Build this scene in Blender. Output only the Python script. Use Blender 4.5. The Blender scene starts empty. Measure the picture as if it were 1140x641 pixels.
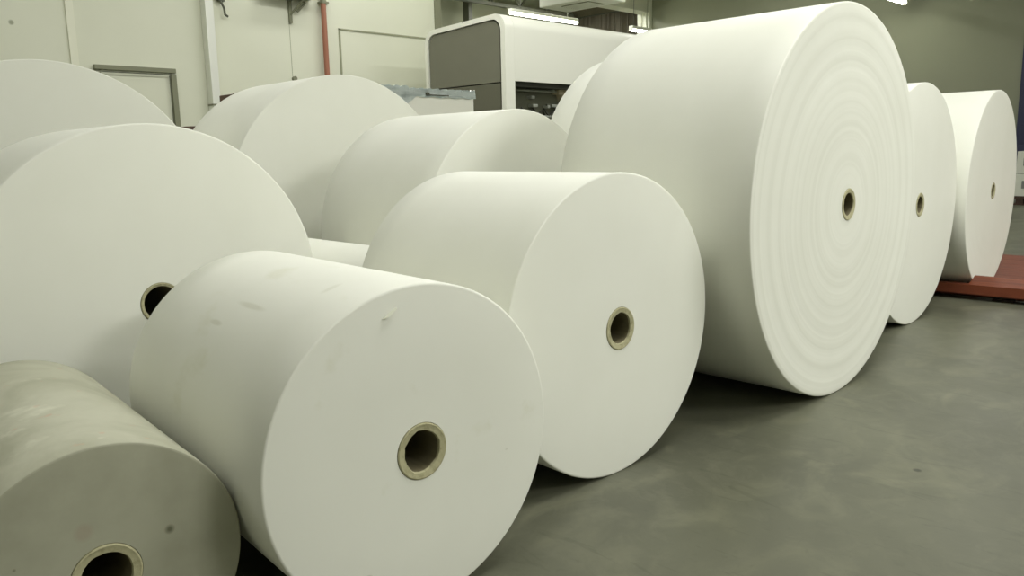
import bpy, bmesh, math, random
from mathutils import Vector, Matrix
C = bpy.context.scene
PI = math.pi
rnd = random.Random(7)

# ---------------------------------------------------------------- helpers
def link(o, parent=None):
    C.collection.objects.link(o)
    if parent is not None:
        o.parent = parent
    return o

def tag(o, label=None, cat=None, group=None, kind=None):
    if label: o['label'] = label
    if cat: o['category'] = cat
    if group: o['group'] = group
    if kind: o['kind'] = kind
    return o

def thing(name, label, cat, loc=(0, 0, 0), rz=0.0, group=None):
    o = bpy.data.objects.new(name, None)
    link(o); o.location = loc; o.rotation_euler = (0, 0, rz)
    return tag(o, label, cat, group)

def obj(name, bm, mats, parent=None, smooth=False, angle=35):
    me = bpy.data.meshes.new(name)
    bmesh.ops.recalc_face_normals(bm, faces=bm.faces)
    bm.to_mesh(me); bm.free()
    for m in (mats if isinstance(mats, (list, tuple)) else [mats]):
        me.materials.append(m.m if isinstance(m, M) else m)
    if smooth:
        for p in me.polygons: p.use_smooth = True
        me.set_sharp_from_angle(angle=math.radians(angle))
    return link(bpy.data.objects.new(name, me), parent)

def struct(name, bm, mat, parent=None, **k):
    o = obj(name, bm, mat, parent, **k)
    if parent is None: o['kind'] = 'structure'
    return o

def box(bm, x0, x1, y0, y1, z0, z1, bev=0.0, seg=2):
    r = bmesh.ops.create_cube(bm, size=1.0, matrix=Matrix.Translation(((x0+x1)/2, (y0+y1)/2, (z0+z1)/2)) @ Matrix.Diagonal((abs(x1-x0), abs(y1-y0), abs(z1-z0), 1)))
    if bev > 0:
        es = set()
        for v in r['verts']:
            for e in v.link_edges: es.add(e)
        bmesh.ops.bevel(bm, geom=list(es), offset=bev, segments=seg, profile=0.6, affect='EDGES')
    return bm

def bx(*a, **k):
    return box(bmesh.new(), *a, **k)

def tube(bm, p, q, r, n=16, r2=None):
    p, q = Vector(p), Vector(q); d = q-p
    m = Matrix.Translation((p+q)/2) @ d.to_track_quat('Z', 'Y').to_matrix().to_4x4()
    bmesh.ops.create_cone(bm, cap_ends=True, segments=n, radius1=r, radius2=r if r2 is None else r2, depth=d.length, matrix=m)
    return bm

def path_tube(bm, pts, r, n=10):
    for a, b in zip(pts[:-1], pts[1:]):
        tube(bm, a, b, r, n)
    for p in pts[1:-1]:
        bmesh.ops.create_uvsphere(bm, u_segments=n, v_segments=6, radius=r, matrix=Matrix.Translation(p))
    return bm

def prism_x(bm, yz, x0, x1):
    """closed outline in (y,z) extruded along x"""
    a = [bm.verts.new((x0, y, z)) for y, z in yz]
    b = [bm.verts.new((x1, y, z)) for y, z in yz]
    n = len(yz)
    bm.faces.new(a); bm.faces.new(list(reversed(b)))
    for i in range(n):
        bm.faces.new((a[i], a[(i+1) % n], b[(i+1) % n], b[i]))
    return bm

def arch(y0, y1, z0, z1, r, n=10, drop=0.0):
    """outline with rounded top corners; drop lowers the y1 end"""
    pts = [(y0, z0)]
    for k in range(n+1):
        a = PI - k*(PI/2)/n
        pts.append((y0+r+r*math.cos(a), z1-r+r*math.sin(a)))
    for k in range(n+1):
        a = PI/2 - k*(PI/2)/n
        pts.append((y1-r+r*math.cos(a), z1-drop-r+r*math.sin(a)))
    pts.append((y1, z0))
    return pts

# ---------------------------------------------------------------- materials
def srgb(c):
    f = lambda v: v/12.92 if v <= 0.04045 else ((v+0.055)/1.055)**2.4
    return tuple(f(v/255.0) for v in c) + (1.0,)

class M:
    def __init__(s, name, col, rough=0.6, metal=0.0, spec=0.5):
        s.m = bpy.data.materials.new(name); s.m.use_nodes = True
        s.t = s.m.node_tree; s.b = s.t.nodes['Principled BSDF']
        s.col = srgb(col)
        s.b.inputs['Base Color'].default_value = s.col
        s.b.inputs['Roughness'].default_value = rough
        s.b.inputs['Metallic'].default_value = metal
        s.b.inputs['Specular IOR Level'].default_value = spec
        s.cur = None; s.hgt = None
    def n(s, t, **k):
        o = s.t.nodes.new(t)
        for a, v in k.items(): setattr(o, a, v)
        return o
    def l(s, a, b): s.t.links.new(a, b)
    def coords(s, scale=(1, 1, 1), loc=(0, 0, 0)):
        tc = s.n('ShaderNodeTexCoord'); mp = s.n('ShaderNodeMapping')
        mp.inputs['Scale'].default_value = scale; mp.inputs['Location'].default_value = loc
        s.l(tc.outputs['Object'], mp.inputs['Vector']); return mp.outputs['Vector']
    def noise(s, scale, detail=4, rough=0.55, map=(1, 1, 1), loc=(0, 0, 0), dist=0.0):
        nz = s.n('ShaderNodeTexNoise'); nz.inputs['Scale'].default_value = scale
        nz.inputs['Detail'].default_value = detail; nz.inputs['Roughness'].default_value = rough
        nz.inputs['Distortion'].default_value = dist
        s.l(s.coords(map, loc), nz.inputs['Vector']); return nz.outputs['Fac']
    def ramp(s, fac, a, b):
        r = s.n('ShaderNodeMapRange'); r.inputs['From Min'].default_value = a; r.inputs['From Max'].default_value = b
        s.l(fac, r.inputs['Value']); return r.outputs['Result']
    def mix(s, fac, col, amount=1.0):
        mx = s.n('ShaderNodeMix', data_type='RGBA')
        ml = s.n('ShaderNodeMath', operation='MULTIPLY'); ml.inputs[1].default_value = amount
        s.l(fac, ml.inputs[0]); s.l(ml.outputs[0], mx.inputs['Factor'])
        if s.cur is None: mx.inputs['A'].default_value = s.col
        else: s.l(s.cur, mx.inputs['A'])
        mx.inputs['B'].default_value = srgb(col)
        s.cur = mx.outputs['Result']; s.l(s.cur, s.b.inputs['Base Color']); return s
    def spot(s, p, r, col, amount=1.0, soft=0.5, squash=(1, 1, 1)):
        """a stain of its own shape: soft disc round the local point p"""
        tc = s.n('ShaderNodeTexCoord')
        sb = s.n('ShaderNodeVectorMath', operation='SUBTRACT'); sb.inputs[1].default_value = p
        s.l(tc.outputs['Object'], sb.inputs[0])
        sc = s.n('ShaderNodeVectorMath', operation='MULTIPLY'); sc.inputs[1].default_value = squash
        s.l(sb.outputs[0], sc.inputs[0])
        ln = s.n('ShaderNodeVectorMath', operation='LENGTH'); s.l(sc.outputs[0], ln.inputs[0])
        return s.mix(s.ramp(ln.outputs['Value'], r, r*soft), col, amount)
    def bump(s, fac, strength=0.1, dist=0.01):
        b = s.n('ShaderNodeBump'); b.inputs['Strength'].default_value = strength; b.inputs['Distance'].default_value = dist
        s.l(fac, b.inputs['Height'])
        if s.hgt is not None: s.l(s.hgt, b.inputs['Normal'])
        s.hgt = b.outputs['Normal']; s.l(s.hgt, s.b.inputs['Normal']); return s
    def rough(s, fac, a, b):
        r = s.n('ShaderNodeMapRange'); r.inputs['To Min'].default_value = a; r.inputs['To Max'].default_value = b
        s.l(fac, r.inputs['Value']); s.l(r.outputs['Result'], s.b.inputs['Roughness']); return s

def emis(name, col, strength):
    m = bpy.data.materials.new(name); m.use_nodes = True; b = m.node_tree.nodes['Principled BSDF']
    b.inputs['Base Color'].default_value = srgb(col)
    b.inputs['Emission Color'].default_value = srgb(col); b.inputs['Emission Strength'].default_value = strength
    return m

def paper(name, col=(236, 237, 226), side=True):
    m = M(name, col, 0.62, spec=0.35)
    m.mix(m.ramp(m.noise(2.3, 3), 0.35, 0.7), (227, 228, 215), 0.5)
    m.bump(m.noise(3.0, 3, map=(1, 0.5, 1)), 0.12, 0.01)
    return m

PAPER = paper('white_paper')
RING = paper('white_paper_ringed')
def ring_marks(m, zc):
    tc = m.n('ShaderNodeTexCoord'); sb = m.n('ShaderNodeVectorMath', operation='SUBTRACT'); sb.inputs[1].default_value = (0.01, 0, zc)
    m.l(tc.outputs['Object'], sb.inputs[0])
    sc = m.n('ShaderNodeVectorMath', operation='MULTIPLY'); sc.inputs[1].default_value = (1, 0, 1); m.l(sb.outputs[0], sc.inputs[0])
    ln = m.n('ShaderNodeVectorMath', operation='LENGTH'); m.l(sc.outputs[0], ln.inputs[0])
    nz = m.n('ShaderNodeTexNoise', noise_dimensions='1D'); nz.inputs['Scale'].default_value = 24; nz.inputs['Detail'].default_value = 2
    m.l(ln.outputs['Value'], nz.inputs['W'])
    m.mix(m.ramp(nz.outputs['Fac'], .45, .62), (206, 207, 192), .19)
    m.bump(nz.outputs['Fac'], .10, .010)
ring_marks(RING, 0.764)
PF = paper('white_paper_worn')
PF.mix(PF.ramp(PF.noise(7, 5, map=(1, 0.5, 1)), 0.62, 0.75), (214, 214, 190), 0.5)
PF.spot((-0.10, 0.17, 0.712), 0.014, (195, 195, 174), 0.3, squash=(0.35, 1.0, 1.0))
PF.spot((-0.21, 0.36, 0.665), 0.010, (190, 189, 165), 0.35, squash=(1, 0.12, 1))
PF.spot((-0.26, 0.45, 0.62), 0.009, (190, 189, 165), 0.4, squash=(1, 0.22, 1))
PF.spot((0.24, -0.005, 0.30), 0.006, (160, 160, 130), 0.7, squash=(0.5, 1, 1))
PF.spot((-0.15, -0.005, 0.12), 0.008, (160, 160, 130), 0.6, squash=(0.5, 1, 1))
PFL = M('soiled_wrapping_paper', (184, 184, 164), 0.65, spec=0.3)
PFL.mix(PFL.ramp(PFL.noise(4.5, 5, dist=0.6), 0.42, 0.62), (158, 158, 136), 0.65)
PFL.mix(PFL.ramp(PFL.noise(9, 5, loc=(3, 1, 2)), 0.62, 0.74), (220, 220, 200), 0.5)
PFL.mix(PFL.ramp(PFL.noise(22, 3, loc=(1, 5, 2)), 0.66, 0.74), (196, 158, 134), 0.5)
PFL.bump(PFL.noise(6, 4), 0.25, 0.02)
PFLE = M('soiled_shaded_roll_end', (166, 166, 146), 0.7, spec=0.25)  # base colour darkened for the shade on this end; the stains are real
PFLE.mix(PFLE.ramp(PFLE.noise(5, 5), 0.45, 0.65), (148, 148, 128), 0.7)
PFLE.spot((0.115, -0.002, 0.302), 0.011, (92, 94, 72), 0.85, soft=0.3)
PFLE.spot((-0.14, -0.002, 0.315), 0.004, (80, 82, 60), 0.8, soft=0.3)
PFLE.spot((-0.03, -0.002, 0.345), 0.02, (150, 130, 112), 0.3)
CORE = M('cardboard', (178, 174, 140), 0.85, spec=0.2)
CORE.mix(CORE.ramp(CORE.noise(60, 4), 0.5, 0.7), (140, 136, 104), 0.7)
CORE.bump(CORE.noise(90, 4), 0.4, 0.004)
CORE_SHADE = M('shaded_cardboard_bore', (108, 102, 78), 0.8, spec=0.2)  # cardboard again, its colour darkened for the shade inside the core hole
KRAFT = M('brown_kraft_wrap', (112, 92, 76), 0.7)
KRAFT.mix(KRAFT.ramp(KRAFT.noise(8, 4), 0.4, 0.65), (88, 74, 60), 0.6)

FLOOR = M('sealed_concrete', (100, 101, 84), 0.42, spec=0.4)
FLOOR.mix(FLOOR.ramp(FLOOR.noise(1.1, 5, dist=0.8), 0.35, 0.68), (78, 79, 66), 0.8)
FLOOR.mix(FLOOR.ramp(FLOOR.noise(3.2, 6, dist=1.2, map=(1, 1.4, 1), loc=(4, 2, 0)), 0.50, 0.72), (122, 122, 100), 0.55)
FLOOR.mix(FLOOR.ramp(FLOOR.noise(5.0, 6, dist=2.0, map=(3.0, .5, 1), loc=(1, 7, 0)), 0.60, 0.66), (70, 72, 58), 0.3)
FLOOR.mix(FLOOR.ramp(FLOOR.noise(26, 4, dist=.5), 0.60, 0.75), (78, 80, 66), 0.35)
FLOOR.mix(FLOOR.ramp(FLOOR.noise(7, 8, rough=.7, dist=1.5, loc=(9, 3, 0)), 0.5, 0.7), (116, 116, 98), 0.35)
FLOOR.spot((2.51, 0.75, 0), 0.016, (40, 40, 32), .8)
FLOOR.rough(FLOOR.noise(2.2, 5), 0.30, 0.55)
FLOOR.bump(FLOOR.noise(9, 6), 0.08, 0.01)

WALL = M('cream_wall_panel', (220, 222, 202), 0.5)
WALL.mix(WALL.ramp(WALL.noise(0.7, 4), 0.4, 0.7), (211, 213, 191), 0.5)
WALL.spot((2.29, 9.2, 2.36), 0.03, (120, 125, 95), 0.7)
WALL2 = M('olive_wall', (138, 141, 118), 0.7)
WALL2.mix(WALL2.ramp(WALL2.noise(0.5, 3), 0.4, 0.7), (128, 131, 109), 0.5)
CREAM = M('cream_trim', (228, 229, 208), 0.45)
SEAM = M('seam_shadow_grey', (152, 155, 128), 0.7)
ALU = M('brushed_aluminium', (236, 238, 228), 0.28, 0.2)
GREYF = M('grey_painted_steel', (128, 130, 106), 0.5)
DGREY = M('dark_grey_steel', (84, 86, 70), 0.5)
RED = M('red_brown_pipe_paint', (160, 106, 82), 0.5)
CEIL = M('ceiling_board', (150, 153, 130), 0.8)
CEILW = M('white_ceiling_paint', (222, 223, 210), 0.8)
CEILW.mix(CEILW.ramp(CEILW.noise(.4, 3), .4, .7), (214, 215, 200), .5)
DARK = M('dark_brown_curtain', (128, 122, 102), 0.9)
DARK.bump(DARK.noise(9, 3, map=(1, 1, 0.02)), 0.8, 0.05)
MW = M('machine_white', (238, 239, 226), 0.32)
MP = M('machine_grey_panel', (118, 118, 102), 0.30, 0.0)
MP.mix(MP.ramp(MP.noise(1.2, 3), 0.4, 0.7), (110, 110, 94), 0.5)
MPL = M('machine_grey_lower_panel', (98, 98, 82), 0.36, 0.0)
MD = M('machine_dark', (46, 47, 36), 0.5)
MI = M('machine_inner_grey', (112, 114, 96), 0.45, 0.2)
BEIGE = M('beige_casting', (200, 190, 160), 0.5)
STEEL = M('bright_steel', (196, 200, 190), 0.3, 0.5)
FILM = M('blue_grey_plastic_film', (228, 236, 232), 0.22, spec=0.8)
FILM.mix(FILM.ramp(FILM.noise(7, 3, map=(.6, 1, 5), dist=1.0), 0.46, 0.62), (168, 184, 180), 0.45)
FILM.bump(FILM.noise(8, 2, map=(.5, 1, 4)), 0.6, 0.012)
SHEET = M('stacked_white_sheets', (240, 240, 228), 0.6)
SHEET.bump(SHEET.noise(30, 2, map=(0.05, 0.05, 6)), 0.15, 0.004)
WOOD = M('red_brown_board', (118, 62, 40), 0.5, spec=0.3)
WOOD.mix(WOOD.ramp(WOOD.noise(4, 6, map=(6, 0.6, 1), dist=0.6), 0.42, 0.64), (88, 46, 32), 0.75)
WOOD.bump(WOOD.noise(14, 4, map=(5, 0.6, 1)), 0.25, 0.01)
DWOOD = M('dark_timber', (64, 46, 34), 0.7)
NAVY = M('navy_paint', (40, 44, 72), 0.5)
CARTON = M('white_carton', (206, 208, 194), 0.6)
CARTL = M('grey_print', (120, 122, 116), 0.6)
LAMP = emis('tube_light', (255, 255, 240), 30.0)
LAMPW = M('lamp_housing', (236, 238, 224), 0.4)

# ---------------------------------------------------------------- paper rolls
NS = 200
def roll_mesh(R, L, rc, off, rings, flat, seed):
    """outside wound surface and both ends, with the hole for the core"""
    r_ = random.Random(seed)
    prof = []                                  # (radius, y)
    front = [(rc, 0.0)]
    n = 26
    for k in range(1, n+1):
        r = rc + (R-0.006-rc)*k/(n+0.0)
        front.append((r, r_.uniform(-1, 1)*rings))
    if rings < 0.0006:
        front = [(rc, 0.0), (rc+(R-rc)*.5, 0.0), (R-0.006, 0.0)]
    prof += front
    prof += [(R-0.0018, 0.0006), (R, 0.003)]
    for k in range(1, 8): prof.append((R, L*k/8))
    prof += [(R, L-0.003), (R-0.003, L), (rc, L), (rc, 0.0)]
    bm = bmesh.new(); rows = []
    for (r, y) in prof[:-1]:
        t = (R-r)/(R-rc); row = []
        for i in range(NS):
            a = 2*PI*i/NS
            x = math.sin(a)*r + off[0]*t; z = math.cos(a)*r + off[1]*t
            z += R
            if flat and z < flat: z = flat
            row.append(bm.verts.new((x, y, z)))
        rows.append(row)
    rows.append(rows[0])
    fi = len(front)+1
    for k in range(len(rows)-1):
        A, B = rows[k], rows[k+1]
        for i in range(NS):
            j = (i+1) % NS
            try:
                f = bm.faces.new((A[i], A[j], B[j], B[i]))
                f.material_index = 1 if k < fi-1 else 0
            except ValueError: pass
    return bm

def core_mesh(ro, ri, L, cx, cz, seed, jag=0.0):
    r_ = random.Random(seed); bm = bmesh.new(); N = 96
    ph = [r_.uniform(0, 6.28) for _ in range(6)]
    def wob(a): return sum(math.sin(a*k+ph[i]) / (i+2) for i, k in enumerate((2, 3, 5, 8, 13, 21)))
    prof = [(ro-.0012, 0.004, 0), (ro-.0012, -0.0015, 0), (ro-.004, -.003, 0), ((ro+ri)/2, -.0015, .3), (ri+.002, -0.001, 1), (ri, 0.004, 1), (ri*.985, 0.03, .5), (ri*.985, L-.004, 0), (ri+.001, L+.001, 0), (ro-.0012, L+.001, 0), (ro-.0012, L-.01, 0)]
    rows = []
    for r, y, w in prof:
        row = []
        for i in range(N):
            a = 2*PI*i/N; rr = r + w*jag*wob(a)
            row.append(bm.verts.new((cx+math.sin(a)*rr, y+(w*jag*.5*wob(a*1.0+1)), cz+math.cos(a)*rr)))
        rows.append(row)
    rows.append(rows[0])
    for k in range(len(rows)-1):
        for i in range(N):
            j = (i+1) % N
            f = bm.faces.new((rows[k][i], rows[k][j], rows[k+1][j], rows[k+1][i]))
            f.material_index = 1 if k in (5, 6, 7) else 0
    return bm

GROUP = 'paper rolls lying on the shop floor'
def paper_roll(label, X, Y, rz, R, L, rc, off=(0, 0), rings=0.0, mats=None, flat=0, seed=1, jag=0.0015, z=0.0, ri=0.70, group=GROUP):
    t = thing('paper_roll', label, 'paper roll', (X, Y, z), math.radians(rz), group)
    w = obj('wound_paper', roll_mesh(R, L, rc, off, rings, flat, seed), mats or [PAPER, PAPER], t, smooth=True, angle=50)
    c = obj('cardboard_core', core_mesh(rc, rc*ri, L, off[0], R+off[1], seed, jag), [CORE, CORE_SHADE], t, smooth=True, angle=40)
    return t, w, c

FR = paper_roll('small white roll in front with creased top and torn core edge', 1.0114, 1.2989, -4.36, 0.3653, 0.8518, 0.0646, (0, -0.005), mats=[PF, PF], seed=3, jag=0.0022)
paper_roll('medium white roll between the creased front roll and the tallest roll', 1.8830, 1.4272, -2.2, 0.4665, 0.7339, 0.0668, (0.008, -0.005), seed=4)
paper_roll('tallest white roll with faint concentric rings on its end', 3.1398, 1.2644, -0.18, 0.7640, 0.8389, 0.0640, (0.022, 0.001), rings=0.0006, mats=[PAPER, RING], seed=11, jag=0.001)
paper_roll('tall white roll just right of the ringed tallest roll', 4.6600, 1.4762, 0.52, 0.6590, 0.66, 0.0661, (0.008, 0.004), seed=6)
paper_roll('white roll behind the edge beam of the red-brown platform', 6.0000, 1.4500, 1.6, 0.6540, 0.60, 0.0557, seed=7, rings=0.0006, z=0.02)
paper_roll('large white roll at the left with its core half hidden by the front roll', 0.9509, 2.5127, 0.06, 0.5541, 0.5619, 0.0657, (-0.003, -0.002), seed=8, jag=0.0004, ri=0.8)
paper_roll('large white roll behind the left roll, below the grey door', 1.0787, 3.9987, -2.70, 0.7216, 0.78, 0.0700, seed=9)
paper_roll('large white roll under the red pipe, in front of the wall', 2.5981, 3.9068, -1.20, 0.7241, 0.7580, 0.0700, seed=10)
paper_roll('white roll in front of the printing press, behind the medium roll', 2.6894, 2.6226, 0.55, 0.5978, 0.7940, 0.0700, seed=12)
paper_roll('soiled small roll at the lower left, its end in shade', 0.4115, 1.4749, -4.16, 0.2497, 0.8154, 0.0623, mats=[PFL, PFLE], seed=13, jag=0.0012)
paper_roll('white roll peeking out behind the left edge of the tallest roll', 4.0693, 2.3000, -1.50, 0.7737, 0.77, 0.0700, seed=14)
paper_roll('low white roll down in the gap between four larger rolls', 1.7950, 2.2300, -0.63, 0.3200, 1.0000, 0.0620, seed=15)
for lab, X, Y, R, L_ in (('brown wrapped roll far back between the two large left rolls, only its top showing', 2.45, 5.6, .612, .4),):
    paper_roll(lab, X, Y, 0, R, L_, .066, mats=[KRAFT, KRAFT], seed=20)

FLAPM = M('torn_paper_edge', (214, 215, 198), 0.7)
# small torn flap and loose edge on the front roll
def flap(pts, th=0.0012):
    bm = bmesh.new()
    vs = [bm.verts.new(p) for p in pts]; bm.faces.new(vs)
    r = bmesh.ops.extrude_face_region(bm, geom=bm.faces[:])
    bmesh.ops.translate(bm, verts=[e for e in r['geom'] if isinstance(e, bmesh.types.BMVert)], vec=(0, -th, 0))
    return bm
fl = obj('torn_paper_flap', flap([(-0.085, -0.001, 0.668), (-0.050, -0.001, 0.688), (-0.052, -0.006, 0.684), (-0.072, -0.007, 0.671)]), FLAPM, FR[1].parent)

# ---------------------------------------------------------------- building
YW, XW = 9.2, 17.0
HZ = 5.2
b = bx(-5, XW+3, -8, 15.2, -0.2, 0.0); struct('floor', b, FLOOR)
b = bx(-5, XW+3, -8, 15.2, HZ, HZ+.2); struct('ceiling', b, CEILW)
b = bx(-5, 7.8, YW, YW+.15, 0, HZ)
wl = struct('wall_left', b, WALL)
struct('wall_end', bx(7.65, 7.8, YW+.15, 15, 0, HZ), WALL)
struct('wall_back', bx(7.8, XW+3, 15, 15.2, 0, HZ), CEIL)
struct('wall_right', bx(XW, XW+.15, -8, 11.9, 0, HZ), WALL2)
struct('wall_near', bx(-5, XW, -8.2, -8, 0, HZ), CEILW)
struct('wall_west', bx(-5.2, -5, -8, YW, 0, HZ), CEILW)
# column and lintel where the olive wall ends
bm = bx(XW-.10, XW+.3, 11.88, 12.25, 0, HZ, bev=.01); box(bm, XW-.13, XW-.10, 11.96, 12.02, 0, HZ); box(bm, XW-.13, XW-.10, 12.1, 12.16, 0, HZ)
struct('trim_1', bm, WALL)
bm = bx(12.6, XW-.1, 11.95, 12.2, 4.35, 4.75, bev=.01); box(bm, 12.6, XW-.1, 11.9, 12.25, 4.32, 4.36)
struct('trim_2', bm, WALL)
# cream cover strip, seams, and the inscribed panel on the left wall
struct('trim_3', bx(2.79, 2.865, YW-.02, YW, 0, HZ), CREAM)
bm = bx(5.352, 5.358, YW-.002, YW+.001, 0, HZ); struct('trim_4', bm, SEAM)
bm = bx(6.07, 6.095, YW-.012, YW, 0.0, 2.64); box(bm, 6.07, 7.62, YW-.012, YW, 2.625, 2.645); box(bm, 7.6, 7.62, YW-.012, YW, 0, 2.64)
struct('trim_5', bm, SEAM)
struct('trim_6', bx(7.72, 7.83, YW-.03, YW+.16, 0, HZ, bev=.01), GREYF)
# door with grey steel frame
bm = bx(3.00, 3.86, YW-.05, YW+.02, 1.95, 2.0, bev=.006)
box(bm, 3.80, 3.86, YW-.05, YW+.02, 0, 1.94, bev=.006); box(bm, 3.0, 3.06, YW-.05, YW+.02, 0, 1.93, bev=.006)
d1 = struct('door_1', bx(3.06, 3.80, YW-.02, YW+.01, 0.01, 1.95, bev=.004), WALL)
fr = obj('door_frame', bm, GREYF, d1)
bm = bx(3.775, 3.785, YW-.056, YW-.05, 0, 1.92); box(bm, 3.06, 3.79, YW-.056, YW-.05, 1.925, 1.934)
obj('frame_gasket', bm, DGREY, d1)
bm = bmesh.new(); tube(bm, (3.14, YW-.02, 1.0), (3.14, YW-.07, 1.0), .012); tube(bm, (3.14, YW-.07, 1.0), (3.26, YW-.07, 1.0), .01)
obj('door_handle', bm, STEEL, d1)
# navy door on the olive wall
d2 = struct('door_2', bx(XW-.05, XW, 0.4, 3.80, 0, 3.9), NAVY)
bm = bmesh.new()
for k in range(13): box(bm, XW-.065, XW-.05, 0.45, 3.75, .05+.3*k, .05+.3*k+.27, bev=.004)
obj('door_slats', bm, NAVY, d2)

# aluminium cable trunking up the left wall
t = thing('cable_trunking', 'bright aluminium vertical duct fixed to the cream wall', 'duct', (4.30, YW-.002, 0), 0)
obj('duct_body', bx(-.075, .02, -.13, 0, 0, 4.6, bev=.006), ALU, t)
for z in (.5, 1.60, 3.4, 4.2):
    bm = bmesh.new(); box(bm, -.080, .025, -.135, 0, z, z+.02)
    obj('clamp', bm, GREYF, t)

# red-brown pipe
t = thing('wall_pipe', 'thin red-brown pipe running down the cream wall', 'pipe', (5.80, YW-.1, 0))
obj('pipe', tube(bmesh.new(), (0, 0, 0), (0, 0, 4.6), .034, 20), RED, t, smooth=True)
for z in (.9, 2.93, 4.2):
    bm = tube(bmesh.new(), (0, 0, z-.02), (0, 0, z+.02), .042, 20); box(bm, -.02, .10, .02, .10, z-.015, z+.015)
    obj('pipe_clip', bm, GREYF, t)

# wall shelf / cable tray with brackets at the top
t = thing('cable_tray', 'grey cable tray on angle brackets high on the cream wall', 'cable tray', (4.4, YW, 2.94))
bm = bx(0.55, 1.25, -.22, 0, 0.0, .02); box(bm, 0.55, 1.25, -.23, -.21, 0, .05)
obj('tray', bm, GREYF, t)
for x in (.97,):
    bm = bx(x-.02, x+.02, -.03, 0, -.30, .02); box(bm, x-.02, x+.02, -.22, 0, -.03, .0)
    tube(bm, (x, -.02, -.20), (x+.12, -.18, -.01), .014, 8)
    obj('bracket', bm, GREYF, t)
bm = bmesh.new(); path_tube(bm, [(1.05, -.05, .04), (1.16, -.06, -.05), (1.10, -.06, -.11), (1.05, -.05, -.16)], .014)
obj('cable', bm, GREYF, t)
t = thing('wall_hook', 'small dark cable hook high on the wall beside the aluminium duct', 'hook', (4.46, YW, 2.80))
bm = bx(-.04, .05, -.04, 0, .0, .12); path_tube(bm, [(-.05, -.05, .04), (.0, -.05, -.02), (.03, -.05, -.08), (.035, -.05, -.15), (.07, -.05, -.17)], .013)
obj('hook_body', bm, DGREY, t)
t = thing('wall_socket', 'tiny grey stud on the wall just above the large roll', 'stud', (5.37, YW, 1.965))
obj('stud_body', tube(bmesh.new(), (0, 0, 0), (0, -.04, 0), .03, 16), GREYF, t)

# ---------------------------------------------------------------- printing press
P = thing('printing_press', 'big white printing press housing with rounded dark grey front door', 'printing press', (7.0, 7.03, 0))
bm = bmesh.new(); prism_x(bm, arch(0, 1.53, 1.86, 2.655, .17, drop=.05), 0.161, 8.0)
obj('upper_housing', bm, MW, P, smooth=True, angle=30)
# front rim: outer arch minus inner arch
def ring_x(outer, inner, x0, x1):
    bm = bmesh.new(); n = len(outer)
    V = [[bm.verts.new((x, y, z)) for y, z in o] for x in (x0, x1) for o in (outer, inner)]
    of, if_, ob, ib = V
    for i in range(n-1):
        bm.faces.new((of[i], of[i+1], if_[i+1], if_[i])); bm.faces.new((ob[i], ob[i+1], ib[i+1], ib[i]))
        bm.faces.new((of[i], of[i+1], ob[i+1], ob[i])); bm.faces.new((if_[i], if_[i+1], ib[i+1], ib[i]))
    for i in (0, n-1): bm.faces.new((of[i], if_[i], ib[i], ob[i]))
    return bm
obj('front_rim', ring_x(arch(0, 1.53, 0, 2.66, .18, drop=.05), arch(.075, 1.475, 0, 2.60, .15, drop=.05), 0, .16), MW, P, smooth=True, angle=30)
bm = bmesh.new(); prism_x(bm, arch(.115, 1.465, 1.85, 2.59, .15, drop=.05), .02, .10); obj('front_door', bm, MP, P, smooth=True, angle=30)
obj('lower_door', bx(.02, .10, .115, 1.465, .08, 1.835), MPL, P)
bm = bmesh.new(); prism_x(bm, arch(.075, 1.475, 0.02, 2.60, .15, drop=.05), .05, .12); obj('door_seal', bm, MD, P)
obj('inner_body', bx(.16, 8.0, .27, 1.45, 0, 1.86), MI, P)
bm = bx(.16, .20, .02, .27, 0, 1.86); box(bm, .2, 8, .02, .24, 0, .55); obj('side_frame', bm, MI, P)
obj('opening_lintel', bx(.16, 8.0, .04, .25, 1.80, 1.86), MD, P)
for z, x0, x1, m, nm in ((1.775, .3, 1.35, STEEL, 'guide_rail'), (1.60, .95, 1.9, DGREY, 'cross_bar'), (1.45, .3, 3, STEEL, 'lower_rail')):
    obj(nm, tube(bmesh.new(), (x0, .2, z), (x1, .2, z), .014, 12), m, P, smooth=True)
bm = bmesh.new(); tube(bm, (1.32, .27, 1.74), (1.32, .14, 1.74), .09, 24); tube(bm, (1.32, .14, 1.74), (1.32, .1, 1.74), .04, 16)
obj('gear_cover', bm, BEIGE, P, smooth=True)
bm = bx(1.15, 1.28, .15, .27, 1.74, 1.84, bev=.01); box(bm, 1.36, 1.55, .15, .27, 1.74, 1.84, bev=.01); obj('motor_block', bm, BEIGE, P)
for x, z, w in ((.72, 1.585, .09), (.98, 1.575, .05), (1.12, 1.59, .16), (.68, 1.69, .06), (1.08, 1.79, .04)):
    obj('valve_fitting', bx(x-w/2, x+w/2, .18, .27, z-.018, z+.018, bev=.006), STEEL, P)
bm = bmesh.new()
for k in range(5): path_tube(bm, [(.5+.22*k, .24, 1.56), (.55+.22*k, .2, 1.50-.02*k), (.68+.22*k, .22, 1.53), (.75+.22*k, .24, 1.45)], .012, 8)
obj('cable_loom', bm, MD, P)
obj('roof_seam', bx(.0, .16, .75, .765, 2.62, 2.645), DGREY, P)

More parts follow.
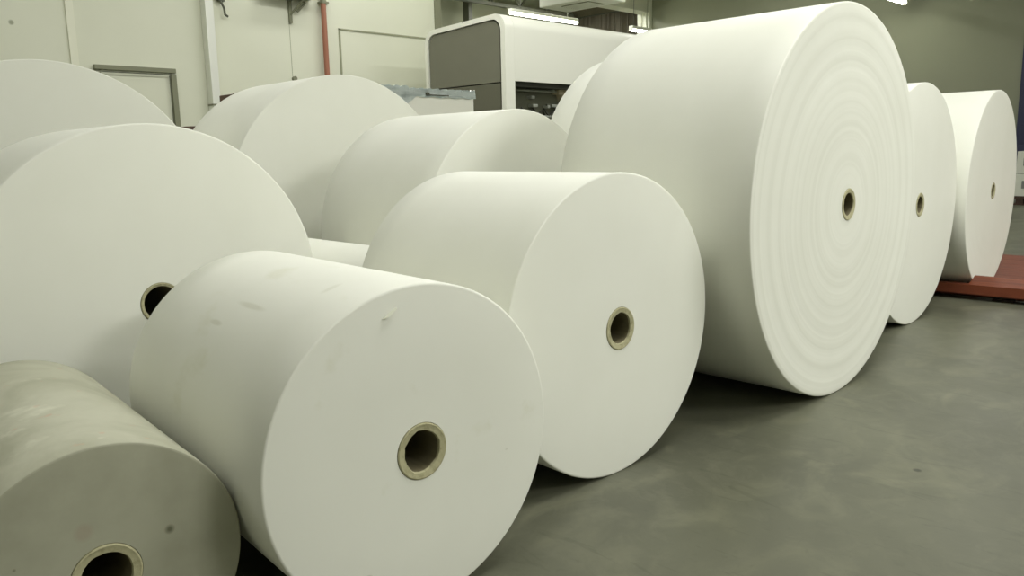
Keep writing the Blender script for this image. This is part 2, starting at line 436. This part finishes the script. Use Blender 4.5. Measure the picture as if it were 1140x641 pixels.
# ---------------------------------------------------------------- stack of sheets under film
t = thing('paper_stack', 'white block of stacked sheets with blue-grey film folded over its top', 'paper stack', (4.02, 4.9, 0))
obj('sheets', bx(-.46, .48, 0, .9, .12, 1.43, bev=.004), SHEET, t)
bm = bmesh.new()
for y in (0.02, .4, .78): box(bm, -.46, .48, y, y+.1, .0, .1)
box(bm, -.46, .48, 0, .9, .1, .12)
obj('pallet', bm, DWOOD, t)
bm = bmesh.new()
nx = 60
def skirt(x):   # lower hem of the film along the front
    if x < -.13: return 1.43 - .06*max(0, 1-abs((x+.22)/.09))
    return 1.430 + .004*math.sin(x*40)
top = []; mid = []; hem = []
for i in range(nx+1):
    x = -.475 + .968*i/nx
    z = 1.495 + .004*math.sin(i*1.3) + .003*math.sin(i*3.7) + (.012 if x < -.2 else 0)
    top.append(bm.verts.new((x, .9, z))); mid.append(bm.verts.new((x, -.006+.004*math.sin(i*2.1), z)))
    hem.append(bm.verts.new((x, -.012+.005*math.sin(i*.9), skirt(x))))
for i in range(nx):
    bm.faces.new((top[i], top[i+1], mid[i+1], mid[i])); bm.faces.new((mid[i], mid[i+1], hem[i+1], hem[i]))
r = bmesh.ops.solidify(bm, geom=bm.faces[:], thickness=0.004)
obj('film_cover', bm, FILM, t, smooth=True)
obj('top_sheets', bx(-.46, .48, .004, .9, 1.43, 1.49), SHEET, t)
bm = bx(-.035, .0, -.022, -.012, 1.445, 1.465); box(bm, 0, .2, -.018, -.012, 1.443, 1.45); obj('film_fold', bm, DGREY, t)

# ---------------------------------------------------------------- platform, cartons
t = thing('tall_carton', 'tall brown carton behind the roll under the red pipe, only its top edge showing', 'carton', (2.41, 4.75, 0))
obj('box_body', bx(0, .7, 0, .33, 0, 1.40, bev=.006), KRAFT, t)
obj('box_flap', bx(0.01, .69, .0, .16, 1.40, 1.404), KRAFT, t)
t = thing('platform', 'low red-brown timber platform with a raised edge beam under a white roll', 'platform', (5.57, 0.2, 0))
def beam(prof, y0, y1):
    bm = bmesh.new(); n = len(prof)
    a = [bm.verts.new((x, y0, z)) for x, z in prof]; c = [bm.verts.new((x, y1, z)) for x, z in prof]
    bm.faces.new(a); bm.faces.new(list(reversed(c)))
    for k in range(n): bm.faces.new((a[k], a[(k+1) % n], c[(k+1) % n], c[k]))
    return bm
obj('edge_beam', beam([(0, .04), (0, .10), (.06, .10), (.10, .07), (.10, .025), (.05, .025), (.05, .04)], 0, 2.3), WOOD, t)
obj('stop_wedge', beam([(.004, .101), (.012, .104), (.12, .142), (.145, .142), (.145, .021), (.101, .021), (.101, .07), (.061, .101)], 0, 1.243), WOOD, t)
for k in range(7): obj('deck_board', bx(.155+.31*k, .155+.31*k+.306, 0, 2.3, .0, .02, bev=.002), WOOD, t)
for y in (.02, 1.0, 2.12): obj('runner', bx(.08, .14, y, y+.12, 0, .011), DWOOD, t)
t = thing('carton_pallet', 'dark pallet carrying white cartons at the far right edge', 'pallet', (14.4, 1.6, 0))
bm = bx(0, 1.1, 0, 1.62, .10, .14); box(bm, 0, 1.1, 0, 1.62, 0, .02)
obj('pallet_deck', bm, DWOOD, t)
for k in range(3): obj('pallet_block', bx(0.02, 1.08, .06+.7*k, .16+.7*k, .02, .10), DWOOD, t)
for row in range(2):
    o = thing('carton', '%s white carton on the dark pallet at the far right' % ('lower', 'upper')[row], 'carton', (14.42, 2.42, .14+.35*row), 0, 'white cartons at the far right')
    obj('box_body', bx(0, 1.0, 0, .77, 0, .345, bev=.006), CARTON, o)
    obj('printed_mark', bx(-.004, .002, .62, .68, .12, .24), CARTL, o)

# ---------------------------------------------------------------- back of the hall
for k in range(4):
    t = thing('hall_curtain', ('dark brown curtain panel next to the pale pillar', 'dark brown curtain panel, second from the pale pillar', 'dark brown curtain panel, third from the pale pillar', 'dark brown curtain panel farthest from the pale pillar')[k], 'curtain', (XW+.15, 12.3+.62*k, 0), 0, 'dark curtains at the back of the hall')
    bm = bmesh.new(); n = 48; a = []
    for i in range(n+1):
        y = .6*i/n; x = .05*math.sin(i*.9)+.02*math.sin(i*2.3+k)
        a.append((bm.verts.new((x, y, 0.02)), bm.verts.new((x, y, 4.5))))
    for i in range(n): bm.faces.new((a[i][0], a[i+1][0], a[i+1][1], a[i][1]))
    bmesh.ops.solidify(bm, geom=bm.faces[:], thickness=.01)
    obj('cloth', bm, DARK, t, smooth=True, angle=60)
    obj('curtain_rail', tube(bmesh.new(), (0, 0, 4.52), (0, .6, 4.52), .02, 10), DGREY, t)
struct('wall_far', bx(XW+.4, XW+.5, 12.2, 15, 0, HZ), DARK)
# roof truss
t = thing('roof_truss', 'dark grey steel truss under the hall ceiling behind the press', 'truss', (12.2, 14.2, 4.2))
bm = bx(-1.5, 4.5, -.05, .05, .85, .95)
box(bm, -1.5, 4.5, -.05, .05, .25, .33)
for k in range(6):
    tube(bm, (-1.5+k, 0, .3), (-1.0+k, 0, .9), .03, 8); tube(bm, (-1.0+k, 0, .9), (-.5+k, 0, .3), .03, 8)
obj('truss_frame', bm, DGREY, t)
t = thing('steel_post', 'grey steel post at the back of the hall behind the press', 'post', (13.3, 14.6, 0))
obj('post_shaft', bx(-.06, .06, -.1, .1, 0, HZ), DGREY, t); obj('base_plate', bx(-.14, .14, -.18, .18, 0, .02), DGREY, t)
# ceiling cassette air conditioner
t = thing('air_conditioner', 'white square ceiling cassette with a vent grille', 'air conditioner', (11.2, 8.95, 3.6))
obj('casing', bx(0, .80, 0, 1.38, 0, .30, bev=.02), LAMPW, t)
bm = bx(.18, .62, .35, 1.0, -.012, 0.0)
obj('grille', bm, GREYF, t)
bm = bmesh.new()
for k in range(8): box(bm, .2+.05*k, .225+.05*k, .38, .97, -.02, -.012)
obj('grille_slat', bm, LAMPW, t)
for x, y in ((.1, .1), (.7, .1), (.1, 1.28), (.7, 1.28)): obj('hanger_rod', tube(bmesh.new(), (x, y, .3), (x, y, 1.6), .01, 8), GREYF, t)

# lamps
def lamp(label, x0, x1, y, z, drop=None):
    t = thing('tube_lamp', label, 'lamp', ((x0+x1)/2, y, z), 0, 'hanging tube lamps'); h = (x1-x0)/2
    obj('housing', bx(-h, h, -.06, .06, .03, .10, bev=.01), LAMPW, t)
    for s in (-.025, .025):
        obj('light_tube', tube(bmesh.new(), (-h+.03, s, .0), (h-.03, s, .0), .02, 16), LAMP, t, smooth=True)
    for x in (-h+.01, h-.01): obj('end_cap', bx(x-.015, x+.015, -.05, .05, -.02, .04), LAMPW, t)
    for s in (-1, 1): obj('hanging_wire', tube(bmesh.new(), (s*h*.7, 0, .1), (s*h*.7, 0, HZ-z), .006, 6), DGREY, t)
    return t
lamp('long hanging tube lamp just above the white press housing', 12.86, 15.15, 12.75, 4.0)
lamp('short hanging tube lamp in front of the dark curtains', 15.95, 16.75, 11.75, 3.8)
lamp('hanging tube lamp high over the tallest roll', 15.62, 16.45, 5.72, 3.62)

# ---------------------------------------------------------------- light
def area(x, y, z, sx, sy, power, col=(1, 1, .90), rot=(0, 0, 0)):
    l = bpy.data.lights.new('added_area_light', 'AREA'); l.shape = 'RECTANGLE'; l.size = sx; l.size_y = sy
    l.energy = power; l.color = col
    o = bpy.data.objects.new('added_area_light', l); link(o); o.location = (x, y, z); o.rotation_euler = rot
    return o
LC = (1.0, 1.0, .965)
for x, y, z, p in ((4.4, -1.2, 3.8, 62), (8.5, -1.8, 4.4, 22), (12.0, -3.5, 4.6, 40),
                (3.4, -4.5, 4.4, 205), (8.0, -5.5, 4.6, 75), (1.6, -4.5, 4.4, 22), (3.2, 0.2, 4.6, 60), (-2.2, -1.0, 4.6, 14),
                (9.5, 2.0, 4.6, 18), (13.0, 2.5, 4.6, 35), (14.0, 8.0, 4.6, 90), (2.4, 0.9, 4.6, 34),
                (-2.5, 4.2, 4.6, 42), (5.4, 6.0, 4.6, 68), (8.6, 4.6, 4.6, 75), (2.4, 6.4, 4.6, 50), (6.3, 8.2, 4.2, 20), (11, 12, 4.6, 120), (15, 13, 4.6, 90)):
    area(x, y, z, 2.4, .3, p*1.0, LC)  # unseen overhead lights, several added only to brighten dim roll faces and walls
w = bpy.data.worlds.new('world'); C.world = w; w.use_nodes = True
w.node_tree.nodes['Background'].inputs[0].default_value = (.5, .52, .4, 1); w.node_tree.nodes['Background'].inputs[1].default_value = 0.1

# ---------------------------------------------------------------- camera
cd = bpy.data.cameras.new('camera'); cam = link(bpy.data.objects.new('camera', cd))
cd.sensor_width = 36; cd.sensor_fit = 'HORIZONTAL'; cd.lens = 876.83/1140*36; cd.clip_start = .05
rt = Vector((0.7043537, -0.70953416, -0.02114574)); up = Vector((0.13584359, 0.1054936, 0.98509777)); fw = Vector((0.69672977, 0.69672977, -0.17069048))
cam.matrix_world = Matrix(((rt.x, up.x, -fw.x, 0), (rt.y, up.y, -fw.y, 0), (rt.z, up.z, -fw.z, 1.0), (0, 0, 0, 1)))
C.camera = cam
C.view_settings.view_transform = 'Standard'; C.view_settings.look = 'None'
C.view_settings.gamma = 1; C.view_settings.use_curve_mapping = False
C.view_settings.exposure = 0.25
